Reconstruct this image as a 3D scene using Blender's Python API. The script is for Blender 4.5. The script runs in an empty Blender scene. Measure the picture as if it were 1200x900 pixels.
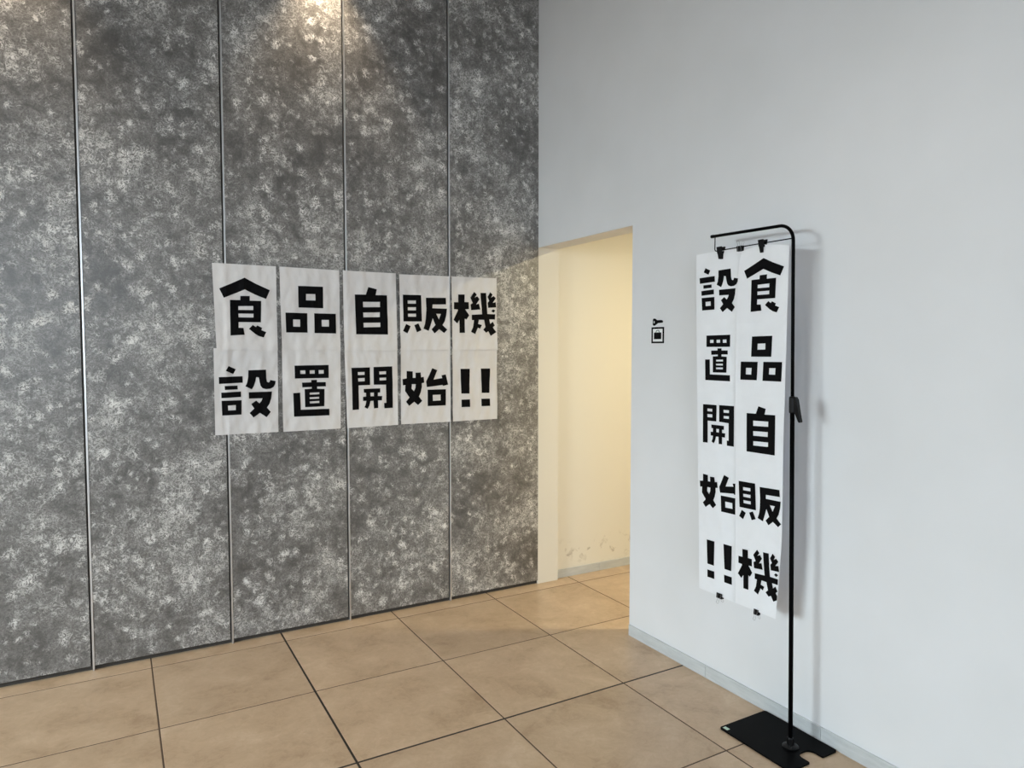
import bpy, bmesh, math, json, random
from mathutils import Matrix, Vector
from mathutils.geometry import tessellate_polygon

# ------------------------------------------------------------------ camera, world, lights, exposure
# world axes: X along the dark panel wall (to the right), Y along the white wall (away), Z up
sc = bpy.context.scene
C = sc.collection
cam_d = bpy.data.cameras.new('camera')
cam = bpy.data.objects.new('camera', cam_d); C.objects.link(cam)
F_PX = 819.0
cam_d.sensor_width = 36.0
cam_d.lens = F_PX / 1200.0 * 36.0
right = Vector((0.86897223, -0.49486085, 0.0)).normalized()
fwd = Vector((0.49422676, 0.86785878, -0.05060675)).normalized()
up = right.cross(fwd).normalized()
M = Matrix((right, up, -fwd)).transposed().to_4x4()
M.translation = Vector((0.0, 0.0, 1.5))
cam.matrix_world = M
cam_d.clip_start = 0.05
sc.camera = cam

world = bpy.data.worlds.new('world'); sc.world = world
world.use_nodes = True
wb = world.node_tree.nodes['Background']
wb.inputs[0].default_value = (0.75, 0.86, 1.0, 1)
wb.inputs[1].default_value = 0.8

sc.view_settings.view_transform = 'Standard'
sc.view_settings.look = 'None'
sc.view_settings.gamma = 1.0
sc.view_settings.use_curve_mapping = False
sc.view_settings.exposure = 0.0

def area_light(name, loc, rot, sx, sy, power, col):
    d = bpy.data.lights.new(name, 'AREA'); d.shape = 'RECTANGLE'; d.size = sx; d.size_y = sy
    d.energy = power; d.color = col
    o = bpy.data.objects.new(name, d); C.objects.link(o); o.location = loc; o.rotation_euler = rot
    return o
# daylight entering through the two glazed fronts of the lobby (the panes stand right behind)
# open sky seen above the street through the glazed entrance
area_light('daylight_sky', (-8.0, 1.75, 3.9), (0, math.radians(-90), 0), 4.0, 8.0, 7000, (0.86, 0.935, 1.0))
area_light('daylight_street', (-1.6, -3.93, 1.95), (math.radians(90), 0, 0), 3.6, 1.7, 135, (0.76, 0.88, 1.0))

# ------------------------------------------------------------------ helpers
def tag(o, label=None, cat=None, group=None, kind=None):
    if label: o['label'] = label
    if cat: o['category'] = cat
    if group: o['group'] = group
    if kind: o['kind'] = kind
    return o

def link(name, me, mat, parent=None):
    o = bpy.data.objects.new(name, me); C.objects.link(o)
    if mat is not None and not me.materials: me.materials.append(mat)
    if parent is not None: o.parent = parent
    return o

def empty(name, loc):
    o = bpy.data.objects.new(name, None); C.objects.link(o)
    o.location = loc; o.empty_display_size = 0.05
    return o

def from_bm(name, bm, mat, parent=None, smooth=False, origin=None):
    if origin is not None:
        bmesh.ops.translate(bm, verts=bm.verts, vec=-Vector(origin))
    bmesh.ops.recalc_face_normals(bm, faces=bm.faces)
    me = bpy.data.meshes.new(name); bm.to_mesh(me); bm.free()
    if smooth:
        for p in me.polygons: p.use_smooth = True
    o = link(name, me, mat, parent)
    if origin is not None: o.location = origin
    return o

def add_box(bm, x0, x1, y0, y1, z0, z1, bev=0.0):
    vs = [bm.verts.new((x, y, z)) for x in (x0, x1) for y in (y0, y1) for z in (z0, z1)]
    fs = [(0, 1, 3, 2), (4, 6, 7, 5), (0, 4, 5, 1), (2, 3, 7, 6), (0, 2, 6, 4), (1, 5, 7, 3)]
    faces = [bm.faces.new([vs[i] for i in f]) for f in fs]
    if bev > 0:
        edges = list({e for f in faces for e in f.edges})
        bmesh.ops.bevel(bm, geom=edges, offset=bev, segments=2, affect='EDGES', profile=0.5)

def boxes(name, lst, mat, parent=None, bev=0.0, origin=None):
    bm = bmesh.new()
    for b in lst: add_box(bm, *b, bev=bev)
    return from_bm(name, bm, mat, parent, origin=origin)

def add_tube(bm, pts, r, seg=14, caps=True):
    pts = [Vector(p) for p in pts]
    n = len(pts); rings = []
    rr = r if isinstance(r, (list, tuple)) else [r] * n
    t0 = (pts[1] - pts[0]).normalized()
    ref = Vector((1, 0, 0)) if abs(t0.x) < 0.9 else Vector((0, 0, 1))
    nrm = (ref - t0 * ref.dot(t0)).normalized()
    for i, p in enumerate(pts):
        a = pts[max(i - 1, 0)]; b = pts[min(i + 1, n - 1)]
        t = (b - a).normalized()
        nrm = (nrm - t * nrm.dot(t)).normalized()
        bi = t.cross(nrm)
        rings.append([bm.verts.new(p + (nrm * math.cos(2 * math.pi * k / seg) + bi * math.sin(2 * math.pi * k / seg)) * rr[i]) for k in range(seg)])
    for i in range(n - 1):
        for k in range(seg):
            bm.faces.new((rings[i][k], rings[i][(k + 1) % seg], rings[i + 1][(k + 1) % seg], rings[i + 1][k]))
    if caps:
        bm.faces.new(rings[0][::-1]); bm.faces.new(rings[-1])

def add_prism(bm, outline, z0, z1, fn=lambda a, b, c: (a, b, c)):
    lo = [bm.verts.new(fn(x, y, z0)) for x, y in outline]
    hi = [bm.verts.new(fn(x, y, z1)) for x, y in outline]
    n = len(outline)
    for i in range(n):
        bm.faces.new((lo[i], lo[(i + 1) % n], hi[(i + 1) % n], hi[i]))
    bm.faces.new(lo[::-1]); bm.faces.new(hi)

# ------------------------------------------------------------------ materials
def new_mat(name):
    m = bpy.data.materials.new(name); m.use_nodes = True
    nt = m.node_tree
    return m, nt, nt.nodes['Principled BSDF']

def plain(name, col, rough=0.5, metal=0.0, spec=0.5):
    m, nt, b = new_mat(name)
    b.inputs['Base Color'].default_value = (*col, 1)
    b.inputs['Roughness'].default_value = rough
    b.inputs['Metallic'].default_value = metal
    b.inputs['Specular IOR Level'].default_value = spec
    return m

def N(nt, typ, **kw):
    n = nt.nodes.new(typ)
    for k, v in kw.items():
        if k.startswith('i_'):
            key = k[2:].replace('_', ' ')
            n.inputs[key].default_value = v
        else: setattr(n, k, v)
    return n

def ramp(nt, fac, stops):
    r = nt.nodes.new('ShaderNodeValToRGB')
    el = r.color_ramp.elements
    while len(el) < len(stops): el.new(0.5)
    for e, (p, c) in zip(el, stops):
        e.position = p; e.color = (*c, 1) if len(c) == 3 else c
    nt.links.new(fac, r.inputs[0])
    return r.outputs[0]

def mathn(nt, op, a, b=None, clamp=False):
    n = nt.nodes.new('ShaderNodeMath'); n.operation = op; n.use_clamp = clamp
    for i, v in enumerate((a, b)):
        if v is None: continue
        if isinstance(v, (int, float)): n.inputs[i].default_value = v
        else: nt.links.new(v, n.inputs[i])
    return n.outputs[0]

def mixc(nt, fac, a, b, blend='MIX'):
    n = nt.nodes.new('ShaderNodeMix'); n.data_type = 'RGBA'; n.blend_type = blend
    for i, v in ((0, fac), (6, a), (7, b)):
        if isinstance(v, (int, float)): n.inputs[i].default_value = v
        elif isinstance(v, tuple): n.inputs[i].default_value = (*v, 1)
        else: nt.links.new(v, n.inputs[i])
    return n.outputs[2]

def position(nt, per_object=True):
    g = N(nt, 'ShaderNodeNewGeometry')
    if not per_object: return g.outputs['Position']
    oi = N(nt, 'ShaderNodeObjectInfo')
    mul = N(nt, 'ShaderNodeVectorMath', operation='MULTIPLY_ADD')
    cmb = N(nt, 'ShaderNodeCombineXYZ')
    for i in range(3): nt.links.new(oi.outputs['Random'], cmb.inputs[i])
    nt.links.new(cmb.outputs[0], mul.inputs[0]); mul.inputs[1].default_value = (37.1, 21.7, 53.3)
    nt.links.new(g.outputs['Position'], mul.inputs[2])
    return mul.outputs[0]

def bump(nt, bsdf, height, strength, dist):
    b = N(nt, 'ShaderNodeBump'); b.inputs['Strength'].default_value = strength; b.inputs['Distance'].default_value = dist
    nt.links.new(height, b.inputs['Height']); nt.links.new(b.outputs[0], bsdf.inputs['Normal'])

def noise(nt, vec, scale, detail=4, rough=0.55, dist=0.0):
    n = N(nt, 'ShaderNodeTexNoise'); n.inputs['Scale'].default_value = scale; n.inputs['Detail'].default_value = detail
    n.inputs['Roughness'].default_value = rough; n.inputs['Distortion'].default_value = dist
    nt.links.new(vec, n.inputs['Vector']); return n.outputs['Fac']

def mat_panel():
    m, nt, b = new_mat('sponged_grey_panel')
    P = position(nt)
    def warp(vec, scale, amt, off=(0, 0, 0)):
        ad = N(nt, 'ShaderNodeVectorMath', operation='ADD'); ad.inputs[1].default_value = off; nt.links.new(vec, ad.inputs[0])
        dn = N(nt, 'ShaderNodeTexNoise'); dn.inputs['Scale'].default_value = scale; dn.inputs['Detail'].default_value = 2
        nt.links.new(ad.outputs[0], dn.inputs['Vector'])
        sb = N(nt, 'ShaderNodeVectorMath', operation='MULTIPLY_ADD')
        nt.links.new(dn.outputs['Color'], sb.inputs[0]); sb.inputs[1].default_value = (amt,) * 3
        nt.links.new(ad.outputs[0], sb.inputs[2]); return sb.outputs[0]
    big = noise(nt, P, 3.2, 3, 0.5)
    mid = noise(nt, P, 14.0, 3, 0.6, 0.5)
    grain = noise(nt, P, 120.0, 4, 0.7, 0.8)
    # short curly sponge strokes: ridges of a strongly distorted noise
    def strokes(scale, dist, k, off):
        n = noise(nt, warp(P, scale * 0.6, 0.5 / scale, off), scale, 1, 0.5, dist)
        r = mathn(nt, 'SUBTRACT', 1.0, mathn(nt, 'MULTIPLY', mathn(nt, 'ABSOLUTE', mathn(nt, 'SUBTRACT', n, 0.5)), k), clamp=True)
        return r
    s1 = strokes(40.0, 1.8, 7.5, (1.7, 4.2, 8.8))
    s2 = strokes(78.0, 1.4, 6.5, (9.7, 0.2, 3.8))
    # dabs of the sponge, each its own strength
    def dabs(scale, off, keep, k):
        v = N(nt, 'ShaderNodeTexVoronoi'); v.inputs['Scale'].default_value = scale
        nt.links.new(warp(P, scale * 1.3, 0.8 / scale, off), v.inputs['Vector'])
        sep = N(nt, 'ShaderNodeSeparateColor'); nt.links.new(v.outputs['Color'], sep.inputs[0])
        on = mathn(nt, 'MULTIPLY', mathn(nt, 'SUBTRACT', sep.outputs[0], keep), 1.0 / (1.0 - keep), clamp=True)
        fall = mathn(nt, 'SUBTRACT', 1.25, mathn(nt, 'MULTIPLY', v.outputs['Distance'], k), clamp=True)
        return mathn(nt, 'MULTIPLY', on, fall)
    d1 = dabs(16.0, (3.1, 7.7, 1.3), 0.50, 2.3)
    d2 = dabs(27.0, (11.4, 2.2, 5.9), 0.35, 2.2)
    clump = mathn(nt, 'MULTIPLY', mathn(nt, 'SUBTRACT', mathn(nt, 'ADD', mathn(nt, 'MULTIPLY', big, 0.9), mathn(nt, 'MULTIPLY', mid, 0.8)), 0.55, clamp=True), 2.4)
    dab = mathn(nt, 'ADD', mathn(nt, 'MULTIPLY', d1, 0.75), mathn(nt, 'MULTIPLY', d2, 0.55))
    st = mathn(nt, 'ADD', mathn(nt, 'MULTIPLY', s1, 0.62), mathn(nt, 'MULTIPLY', s2, 0.42))
    dabst = mathn(nt, 'MULTIPLY', dab, mathn(nt, 'ADD', mathn(nt, 'POWER', st, 1.35), 0.04))
    allst = mathn(nt, 'MULTIPLY', mathn(nt, 'MULTIPLY', st, clump), 0.30)
    h = mathn(nt, 'ADD', mathn(nt, 'ADD', mathn(nt, 'MULTIPLY', grain, 0.34), mathn(nt, 'MULTIPLY', clump, 0.12)), mathn(nt, 'ADD', mathn(nt, 'MULTIPLY', dabst, 0.88), allst))
    col = ramp(nt, h, [(0.08, (0.052, 0.049, 0.046)), (0.25, (0.118, 0.112, 0.106)), (0.42, (0.240, 0.231, 0.221)), (0.61, (0.56, 0.545, 0.525)), (0.92, (0.83, 0.815, 0.79))])
    nt.links.new(col, b.inputs['Base Color'])
    b.inputs['Roughness'].default_value = 0.36
    b.inputs['Specular IOR Level'].default_value = 0.75
    bump(nt, b, h, 0.30, 0.003)
    return m

def mat_tile():
    m, nt, b = new_mat('beige_stone_tile')
    P = position(nt)
    a = noise(nt, P, 5.0, 6, 0.62, 0.5)
    s = noise(nt, P, 24.0, 8, 0.74, 1.2)
    g = noise(nt, P, 160.0, 2, 0.5)
    t = mathn(nt, 'ADD', mathn(nt, 'MULTIPLY', a, 0.62), mathn(nt, 'MULTIPLY', s, 0.38))
    col = ramp(nt, t, [(0.34, (0.40, 0.272, 0.168)), (0.46, (0.515, 0.368, 0.240)), (0.55, (0.57, 0.415, 0.278)), (0.68, (0.66, 0.505, 0.358))])
    oi = N(nt, 'ShaderNodeObjectInfo')
    v = mathn(nt, 'ADD', mathn(nt, 'MULTIPLY', oi.outputs['Random'], 0.10), 0.93)
    hsv = N(nt, 'ShaderNodeHueSaturation'); nt.links.new(v, hsv.inputs['Value']); nt.links.new(col, hsv.inputs['Color'])
    nt.links.new(hsv.outputs[0], b.inputs['Base Color'])
    r = mathn(nt, 'ADD', mathn(nt, 'MULTIPLY', s, 0.16), 0.25)
    nt.links.new(r, b.inputs['Roughness'])
    b.inputs['Specular IOR Level'].default_value = 0.45
    bump(nt, b, g, 0.06, 0.001)
    return m

def mat_wall_white():
    m, nt, b = new_mat('white_wallcovering')
    P = position(nt, False)
    mp = N(nt, 'ShaderNodeMapping'); nt.links.new(P, mp.inputs['Vector']); mp.inputs['Scale'].default_value = (1, 1, 0.12)
    mp2 = N(nt, 'ShaderNodeMapping'); nt.links.new(P, mp2.inputs['Vector']); mp2.inputs['Scale'].default_value = (1, 0.12, 1)
    w1 = noise(nt, mp.outputs[0], 420.0, 2, 0.5)
    w2 = noise(nt, mp2.outputs[0], 420.0, 2, 0.5)
    w = mathn(nt, 'ADD', w1, w2)
    cl = noise(nt, P, 3.0, 3, 0.5)
    col = ramp(nt, cl, [(0.3, (0.74, 0.745, 0.76)), (0.7, (0.77, 0.775, 0.795))])
    nt.links.new(col, b.inputs['Base Color'])
    b.inputs['Roughness'].default_value = 0.62
    b.inputs['Specular IOR Level'].default_value = 0.35
    bump(nt, b, w, 0.12, 0.001)
    return m

def mat_alcove():
    m, nt, b = new_mat('cream_paint_scuffed')
    P = position(nt, False)
    sep = N(nt, 'ShaderNodeSeparateXYZ'); nt.links.new(P, sep.inputs[0])
    sc1 = noise(nt, P, 17.0, 3, 0.6, 0.8)
    spot = mathn(nt, 'MULTIPLY', mathn(nt, 'SUBTRACT', sc1, 0.57, clamp=True), 6.0, clamp=True)
    # scuffs from trolleys and shoes: a band of marks 10 to 25 cm above the floor
    band = mathn(nt, 'MULTIPLY', mathn(nt, 'SUBTRACT', 1.0, mathn(nt, 'MULTIPLY', mathn(nt, 'ABSOLUTE', mathn(nt, 'SUBTRACT', sep.outputs[2], 0.15)), 9.0), clamp=True), spot)
    col = mixc(nt, band, (0.80, 0.77, 0.70), (0.40, 0.36, 0.30))
    nt.links.new(col, b.inputs['Base Color'])
    b.inputs['Roughness'].default_value = 0.6
    g = noise(nt, P, 300.0, 2, 0.5)
    bump(nt, b, g, 0.08, 0.001)
    return m

def mat_paper(name, col):
    m, nt, b = new_mat(name)
    P = position(nt)
    n = noise(nt, P, 14.0, 4, 0.55, 0.4)
    c = ramp(nt, n, [(0.3, tuple(v * 0.965 for v in col)), (0.7, col)])
    nt.links.new(c, b.inputs['Base Color'])
    b.inputs['Roughness'].default_value = 0.55
    b.inputs['Specular IOR Level'].default_value = 0.3
    bump(nt, b, n, 0.45, 0.006)
    return m

def mat_baseboard():
    m, nt, b = new_mat('pale_grey_baseboard')
    P = position(nt)
    mp = N(nt, 'ShaderNodeMapping'); nt.links.new(P, mp.inputs['Vector']); mp.inputs['Scale'].default_value = (1, 1, 6)
    n = noise(nt, mp.outputs[0], 12.0, 5, 0.6)
    c = ramp(nt, n, [(0.3, (0.50, 0.52, 0.53)), (0.7, (0.60, 0.62, 0.63))])
    nt.links.new(c, b.inputs['Base Color']); b.inputs['Roughness'].default_value = 0.45
    return m

M_PANEL = mat_panel(); M_TILE = mat_tile(); M_WHITE = mat_wall_white(); M_ALCOVE = mat_alcove()
M_PAPER = mat_paper('matte_wall_paper_sheet', (0.765, 0.745, 0.74)); M_PAPER2 = mat_paper('bright_hanging_paper', (0.84, 0.85, 0.88))
M_BASE = mat_baseboard()
M_INK = plain('black_toner', (0.0025, 0.0025, 0.003), 0.6, spec=0.08)
M_BLACK = plain('black_powder_coat', (0.0015, 0.0015, 0.0018), 0.45, spec=0.04)
M_PLASTIC = plain('black_plastic', (0.004, 0.004, 0.0045), 0.33, spec=0.2)
M_ALU = plain('brushed_aluminium', (0.70, 0.70, 0.70), 0.36, 0.88)
M_STEEL = plain('steel_wire', (0.70, 0.70, 0.70), 0.22, 1.0)
M_WIRE = plain('dull_steel_wire', (0.35, 0.35, 0.36), 0.35, 0.9)
M_DARK = plain('dark_recess_backing', (0.055, 0.049, 0.043), 0.8)
M_GROUT = plain('brown_grout', (0.095, 0.062, 0.040), 0.9)
M_SEAL = plain('black_expansion_sealant', (0.022, 0.016, 0.012), 0.6)
M_CEIL = plain('matte_grey_white_ceiling', (0.26, 0.26, 0.26), 0.85)
M_CREAM = plain('cream_paint', (0.80, 0.77, 0.70), 0.6)
M_ROOM = plain('pale_lobby_wall', (0.62, 0.61, 0.59), 0.8)
M_LAMPWHITE = plain('white_lamp_trim', (0.8, 0.8, 0.8), 0.4)
M_STICK = plain('pale_green_label', (0.55, 0.70, 0.58), 0.5)
M_SIGNWHITE = plain('white_sign_face', (0.84, 0.85, 0.85), 0.4)
def emissive(name, col, st):
    m, nt, b = new_mat(name)
    b.inputs['Base Color'].default_value = (0.8, 0.8, 0.8, 1)
    b.inputs['Emission Color'].default_value = (*col, 1); b.inputs['Emission Strength'].default_value = st
    return m
M_GLOWW = emissive('warm_lamp_glow', (1.0, 0.78, 0.5), 8.0)
M_GLOWC = emissive('cool_lamp_glow', (1.0, 0.95, 0.88), 8.0)
def mat_glass():
    # thin clear pane: mostly straight-through, a little mirror
    m, nt, b = new_mat('clear_window_glass')
    t = N(nt, 'ShaderNodeBsdfTransparent'); t.inputs[0].default_value = (0.95, 0.98, 0.97, 1)
    g = N(nt, 'ShaderNodeBsdfGlossy'); g.inputs['Roughness'].default_value = 0.02
    mx = N(nt, 'ShaderNodeMixShader'); mx.inputs[0].default_value = 0.07
    nt.links.new(t.outputs[0], mx.inputs[1]); nt.links.new(g.outputs[0], mx.inputs[2])
    nt.links.new(mx.outputs[0], nt.nodes['Material Output'].inputs[0])
    return m
M_GLASS = mat_glass()

# ------------------------------------------------------------------ structure
U0, V0 = 2.317, 3.735            # white wall face, dark panel wall face
CEIL = 3.635
UMIN, VMIN = -5.0, -4.0
DV, DZ, REV = 2.82, 2.13, 0.152  # doorway near edge, doorway height, wall thickness
AV = 3.766                       # rear wall of the passage behind the doorway
AU, AEND, ACEIL = 4.55, 1.10, 2.49

# floor: grout bed with tiles
floor = boxes('floor', [(UMIN - 0.15, AU + 0.15, VMIN - 0.15, 3.95, -0.12, -0.0008)], M_GROUT); tag(floor, kind='structure')
PU, PV, J = 0.611, 0.6075, 0.0056
GU, GV = 0.731, 2.418
def tile_mesh(w, d):
    bm = bmesh.new(); c = 0.0016; h = 0.011
    a = [(-w/2, -d/2), (w/2, -d/2), (w/2, d/2), (-w/2, d/2)]
    i = [(-w/2 + c, -d/2 + c), (w/2 - c, -d/2 + c), (w/2 - c, d/2 - c), (-w/2 + c, d/2 - c)]
    lo = [bm.verts.new((x, y, -h)) for x, y in a]; md = [bm.verts.new((x, y, -c * 0.6)) for x, y in a]; hi = [bm.verts.new((x, y, 0)) for x, y in i]
    for k in range(4):
        n = (k + 1) % 4
        bm.faces.new((lo[k], lo[n], md[n], md[k])); bm.faces.new((md[k], md[n], hi[n], hi[k]))
    bm.faces.new(hi); bm.faces.new(lo[::-1])
    bmesh.ops.recalc_face_normals(bm, faces=bm.faces)
    me = bpy.data.meshes.new('tile'); bm.to_mesh(me); bm.free(); me.materials.append(M_TILE)
    return me
mesh_cache = {}
rnd = random.Random(4)
for iu in range(-10, 7):
    for iv in range(-12, 4):
        ua, ub = GU + iu * PU, GU + (iu + 1) * PU
        va, vb = GV + iv * PV, GV + (iv + 1) * PV
        ja, jb = (0.0042 if iu == 0 else J / 2), (0.0042 if iu == -1 else J / 2)
        ka, kb = (0.0046 if iv == 0 else J / 2), (0.0046 if iv == -1 else J / 2)
        if ua > U0 + 0.1 and vb < AEND: continue
        ua2, ub2, va2, vb2 = ua + ja, ub - jb, va + ka, vb - kb
        ua2 = max(ua2, UMIN); va2 = max(va2, VMIN); ub2 = min(ub2, AU); vb2 = min(vb2, AV + 0.02)
        if ub2 - ua2 < 0.02 or vb2 - va2 < 0.02: continue
        key = (round(ub2 - ua2, 4), round(vb2 - va2, 4))
        if key not in mesh_cache: mesh_cache[key] = tile_mesh(*key)
        t = link('tile', mesh_cache[key], None, floor)
        t.location = ((ua2 + ub2) / 2, (va2 + vb2) / 2, 0.0)
# the two wider, dark sealed movement joints
for nm, b in (('sealant_strip', (GU - 0.0040, GU + 0.0040, VMIN, V0, -0.010, -0.0004)), ('sealant_strip', (UMIN, U0, GV - 0.0044, GV + 0.0044, -0.010, -0.0005))):
    boxes(nm, [b], M_SEAL, floor)

# dark panel wall
wall_left = boxes('wall_left', [(UMIN, U0, V0 + 0.016, V0 + 0.16, 0.0, CEIL)], M_DARK); tag(wall_left, kind='structure')
PP = 0.6085
joints = [U0 - PP * k for k in range(1, 13)]
edges = sorted([UMIN] + [j for j in joints if j > UMIN] + [U0])
for a, b in zip(edges[:-1], edges[1:]):
    a2 = a + (0.0045 if a > UMIN else 0); b2 = b - (0.0115 if b < U0 else 0.0005)
    boxes('wall_panel', [(a2, b2, V0, V0 + 0.0155, 0.023, CEIL)], M_PANEL, wall_left, bev=0.0012, origin=((a2 + b2) / 2, V0, 0.023))
for j in joints:
    if j > UMIN:
        boxes('joint_strip', [(j - 0.0042, j + 0.0042, V0 - 0.0022, V0 + 0.0155, 0.0, CEIL)], M_ALU, wall_left, bev=0.001, origin=(j, V0, 0))

# white wall with the doorway at the corner
wall_right = boxes('wall_right', [(U0, U0 + REV, VMIN, DV, 0.0, CEIL), (U0, U0 + REV, DV, V0, DZ, CEIL), (U0, U0 + REV, V0, V0 + 0.16, DZ, CEIL)], M_WHITE)
tag(wall_right, kind='structure')
jamb = boxes('trim_2', [(U0, U0 + REV, V0, V0 + 0.16, 0.0, DZ)], M_CREAM, bev=0.001); tag(jamb, kind='structure')
trim = boxes('trim_1', [(U0 - 0.0012, U0 + 0.006, DV, DV + 0.003, 0.0, DZ), (U0 - 0.0012, U0 + 0.006, DV, V0, DZ - 0.003, DZ)], M_WHITE); tag(trim, kind='structure')

baseboard_right = boxes('baseboard_right', [(U0 - 0.004, U0, VMIN, DV, 0.0, 0.055)], M_BASE); tag(baseboard_right, kind='structure')
bj = [DV] + [2.272 - 0.597 * k for k in range(0, 11) if 2.272 - 0.597 * k > VMIN] + [VMIN]
for b, a in zip(bj[:-1], bj[1:]):
    boxes('baseboard_piece', [(U0 - 0.0085, U0 - 0.0005, a + 0.0008, b - (0 if b == DV else 0.0008), 0.0, 0.057)], M_BASE, baseboard_right, bev=0.0012, origin=(U0, (a + b) / 2, 0))

ceiling = boxes('ceiling', [(UMIN - 0.15, U0 + REV, VMIN - 0.15, V0 + 0.16, CEIL, CEIL + 0.1)], M_CEIL); tag(ceiling, kind='structure')

# passage behind the doorway
w = boxes('wall_alcove_rear', [(U0 + REV, AU + 0.12, AV, AV + 0.135, 0.0, ACEIL)], M_ALCOVE); tag(w, kind='structure')
w = boxes('wall_alcove_side', [(AU, AU + 0.12, AEND - 0.12, AV, 0.0, ACEIL)], M_ALCOVE); tag(w, kind='structure')
w = boxes('wall_alcove_end', [(U0 + REV, AU, AEND - 0.12, AEND, 0.0, ACEIL)], M_ALCOVE); tag(w, kind='structure')
w = boxes('ceiling_alcove', [(U0 + REV, AU + 0.12, AEND - 0.12, AV + 0.135, ACEIL, ACEIL + 0.1)], M_CEIL); tag(w, kind='structure')
bb = boxes('baseboard_alcove', [(U0 + REV, AU, AV - 0.004, AV, 0.0, 0.053)], M_BASE); tag(bb, kind='structure')
aj = [U0 + REV, 2.819, 3.416, AU]
for a, b in zip(aj[:-1], aj[1:]):
    boxes('baseboard_piece', [(a + 0.0008, b - 0.0008, AV - 0.0085, AV - 0.0005, 0.0, 0.055)], M_BASE, bb, bev=0.0012, origin=((a + b) / 2, AV, 0))

# walls behind the camera, with the glazed fronts the daylight comes through
WY0, WY1, WZ0, WZ1 = 0.95, 2.75, 0.15, 2.50
w = boxes('wall_opposite', [(UMIN - 0.15, UMIN, VMIN, WY0, 0, CEIL), (UMIN - 0.15, UMIN, WY1, V0 + 0.16, 0, CEIL), (UMIN - 0.15, UMIN, WY0, WY1, 0, WZ0), (UMIN - 0.15, UMIN, WY0, WY1, WZ1, CEIL)], M_ROOM); tag(w, kind='structure')
BX0, BX1, BZ0, BZ1 = -3.4, 0.2, 1.1, 2.8
w = boxes('wall_back', [(UMIN - 0.15, BX0, VMIN - 0.15, VMIN, 0, CEIL), (BX1, U0 + REV, VMIN - 0.15, VMIN, 0, CEIL), (BX0, BX1, VMIN - 0.15, VMIN, 0, BZ0), (BX0, BX1, VMIN - 0.15, VMIN, BZ1, CEIL)], M_ROOM); tag(w, kind='structure')
w1 = empty('window_1', (UMIN - 0.08, (WY0 + WY1) / 2, WZ0)); tag(w1, kind='structure')
def child_boxes(name, lst, mat, parent):
    o = boxes(name, lst, mat, None); o.parent = parent; o.matrix_parent_inverse = Matrix.Translation(-Vector(parent.location)); return o
xs = UMIN - 0.10
child_boxes('window_frame', [(xs, xs + 0.05, WY0, WY0 + 0.05, WZ0, WZ1), (xs, xs + 0.05, WY1 - 0.05, WY1, WZ0, WZ1), (xs, xs + 0.05, WY0, WY1, WZ0, WZ0 + 0.05), (xs, xs + 0.05, WY0, WY1, WZ1 - 0.05, WZ1)], M_ALU, w1)
for k in range(2):
    a = WY0 + 0.05 + k * 0.8675
    child_boxes('pane', [(xs + 0.02, xs + 0.03, a, a + 0.8325, WZ0 + 0.05, WZ1 - 0.05)], M_GLASS, w1)
    if k: child_boxes('mullion', [(xs, xs + 0.05, a - 0.035, a, WZ0 + 0.05, WZ1 - 0.05)], M_ALU, w1)
w2 = empty('window_2', ((BX0 + BX1) / 2, VMIN - 0.08, BZ0)); tag(w2, kind='structure')
ys = VMIN - 0.10
child_boxes('window_frame', [(BX0, BX0 + 0.05, ys, ys + 0.05, BZ0, BZ1), (BX1 - 0.05, BX1, ys, ys + 0.05, BZ0, BZ1), (BX0, BX1, ys, ys + 0.05, BZ0, BZ0 + 0.05), (BX0, BX1, ys, ys + 0.05, BZ1 - 0.05, BZ1)], M_ALU, w2)
for k in range(4):
    a = BX0 + 0.05 + k * 0.875
    child_boxes('pane', [(a, a + 0.84, ys + 0.02, ys + 0.03, BZ0 + 0.05, BZ1 - 0.05)], M_GLASS, w2)
    if k: child_boxes('mullion', [(a - 0.035, a, ys, ys + 0.05, BZ0 + 0.05, BZ1 - 0.05)], M_ALU, w2)

# ------------------------------------------------------------------ ceiling lamps
def disc(bm, r0, r1, z0, z1, seg=32, bottom=True):
    # ring (r0 inner, r1 outer) between z0 and z1
    rings = []
    for r, z in ((r0, z0), (r1, z0), (r1, z1), (r0, z1)):
        rings.append([bm.verts.new((r * math.cos(2 * math.pi * k / seg), r * math.sin(2 * math.pi * k / seg), z)) for k in range(seg)])
    for i in range(4):
        A, B = rings[i], rings[(i + 1) % 4]
        for k in range(seg): bm.faces.new((A[k], A[(k + 1) % seg], B[(k + 1) % seg], B[k]))
def downlight(x, y, zc, label, glow, power, col, cone, blend, radius=0.03, name='ceiling_downlight', tilt=None):
    e = empty(name, (x, y, zc)); tag(e, label, 'ceiling lamp', 'recessed ceiling lamps')
    bm = bmesh.new(); disc(bm, 0.045, 0.060, -0.004, 0.0); from_bm('trim_ring', bm, M_LAMPWHITE, e)
    bm = bmesh.new(); add_prism(bm, [(0.044 * math.cos(2 * math.pi * k / 28), 0.044 * math.sin(2 * math.pi * k / 28)) for k in range(28)], -0.0025, -0.0005); from_bm('lamp_face', bm, glow, e)
    if cone:
        d = bpy.data.lights.new('downlight_beam', 'SPOT'); d.spot_size = math.radians(cone); d.spot_blend = blend; d.shadow_soft_size = radius
    else:
        d = bpy.data.lights.new('downlight_beam', 'AREA'); d.shape = 'DISK'; d.size = radius * 2
    d.energy = power; d.color = col
    o = bpy.data.objects.new('downlight_beam', d); C.objects.link(o); o.parent = e; o.location = (0, 0, -0.02)
    if tilt: o.rotation_euler = tilt
    return e
WARM = (1.0, 0.80, 0.56)
downlight(1.00, 3.60, CEIL, 'recessed warm ceiling spot washing the third grey panel, out of frame above', M_GLOWW, 46, WARM, 78, 0.8)
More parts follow.
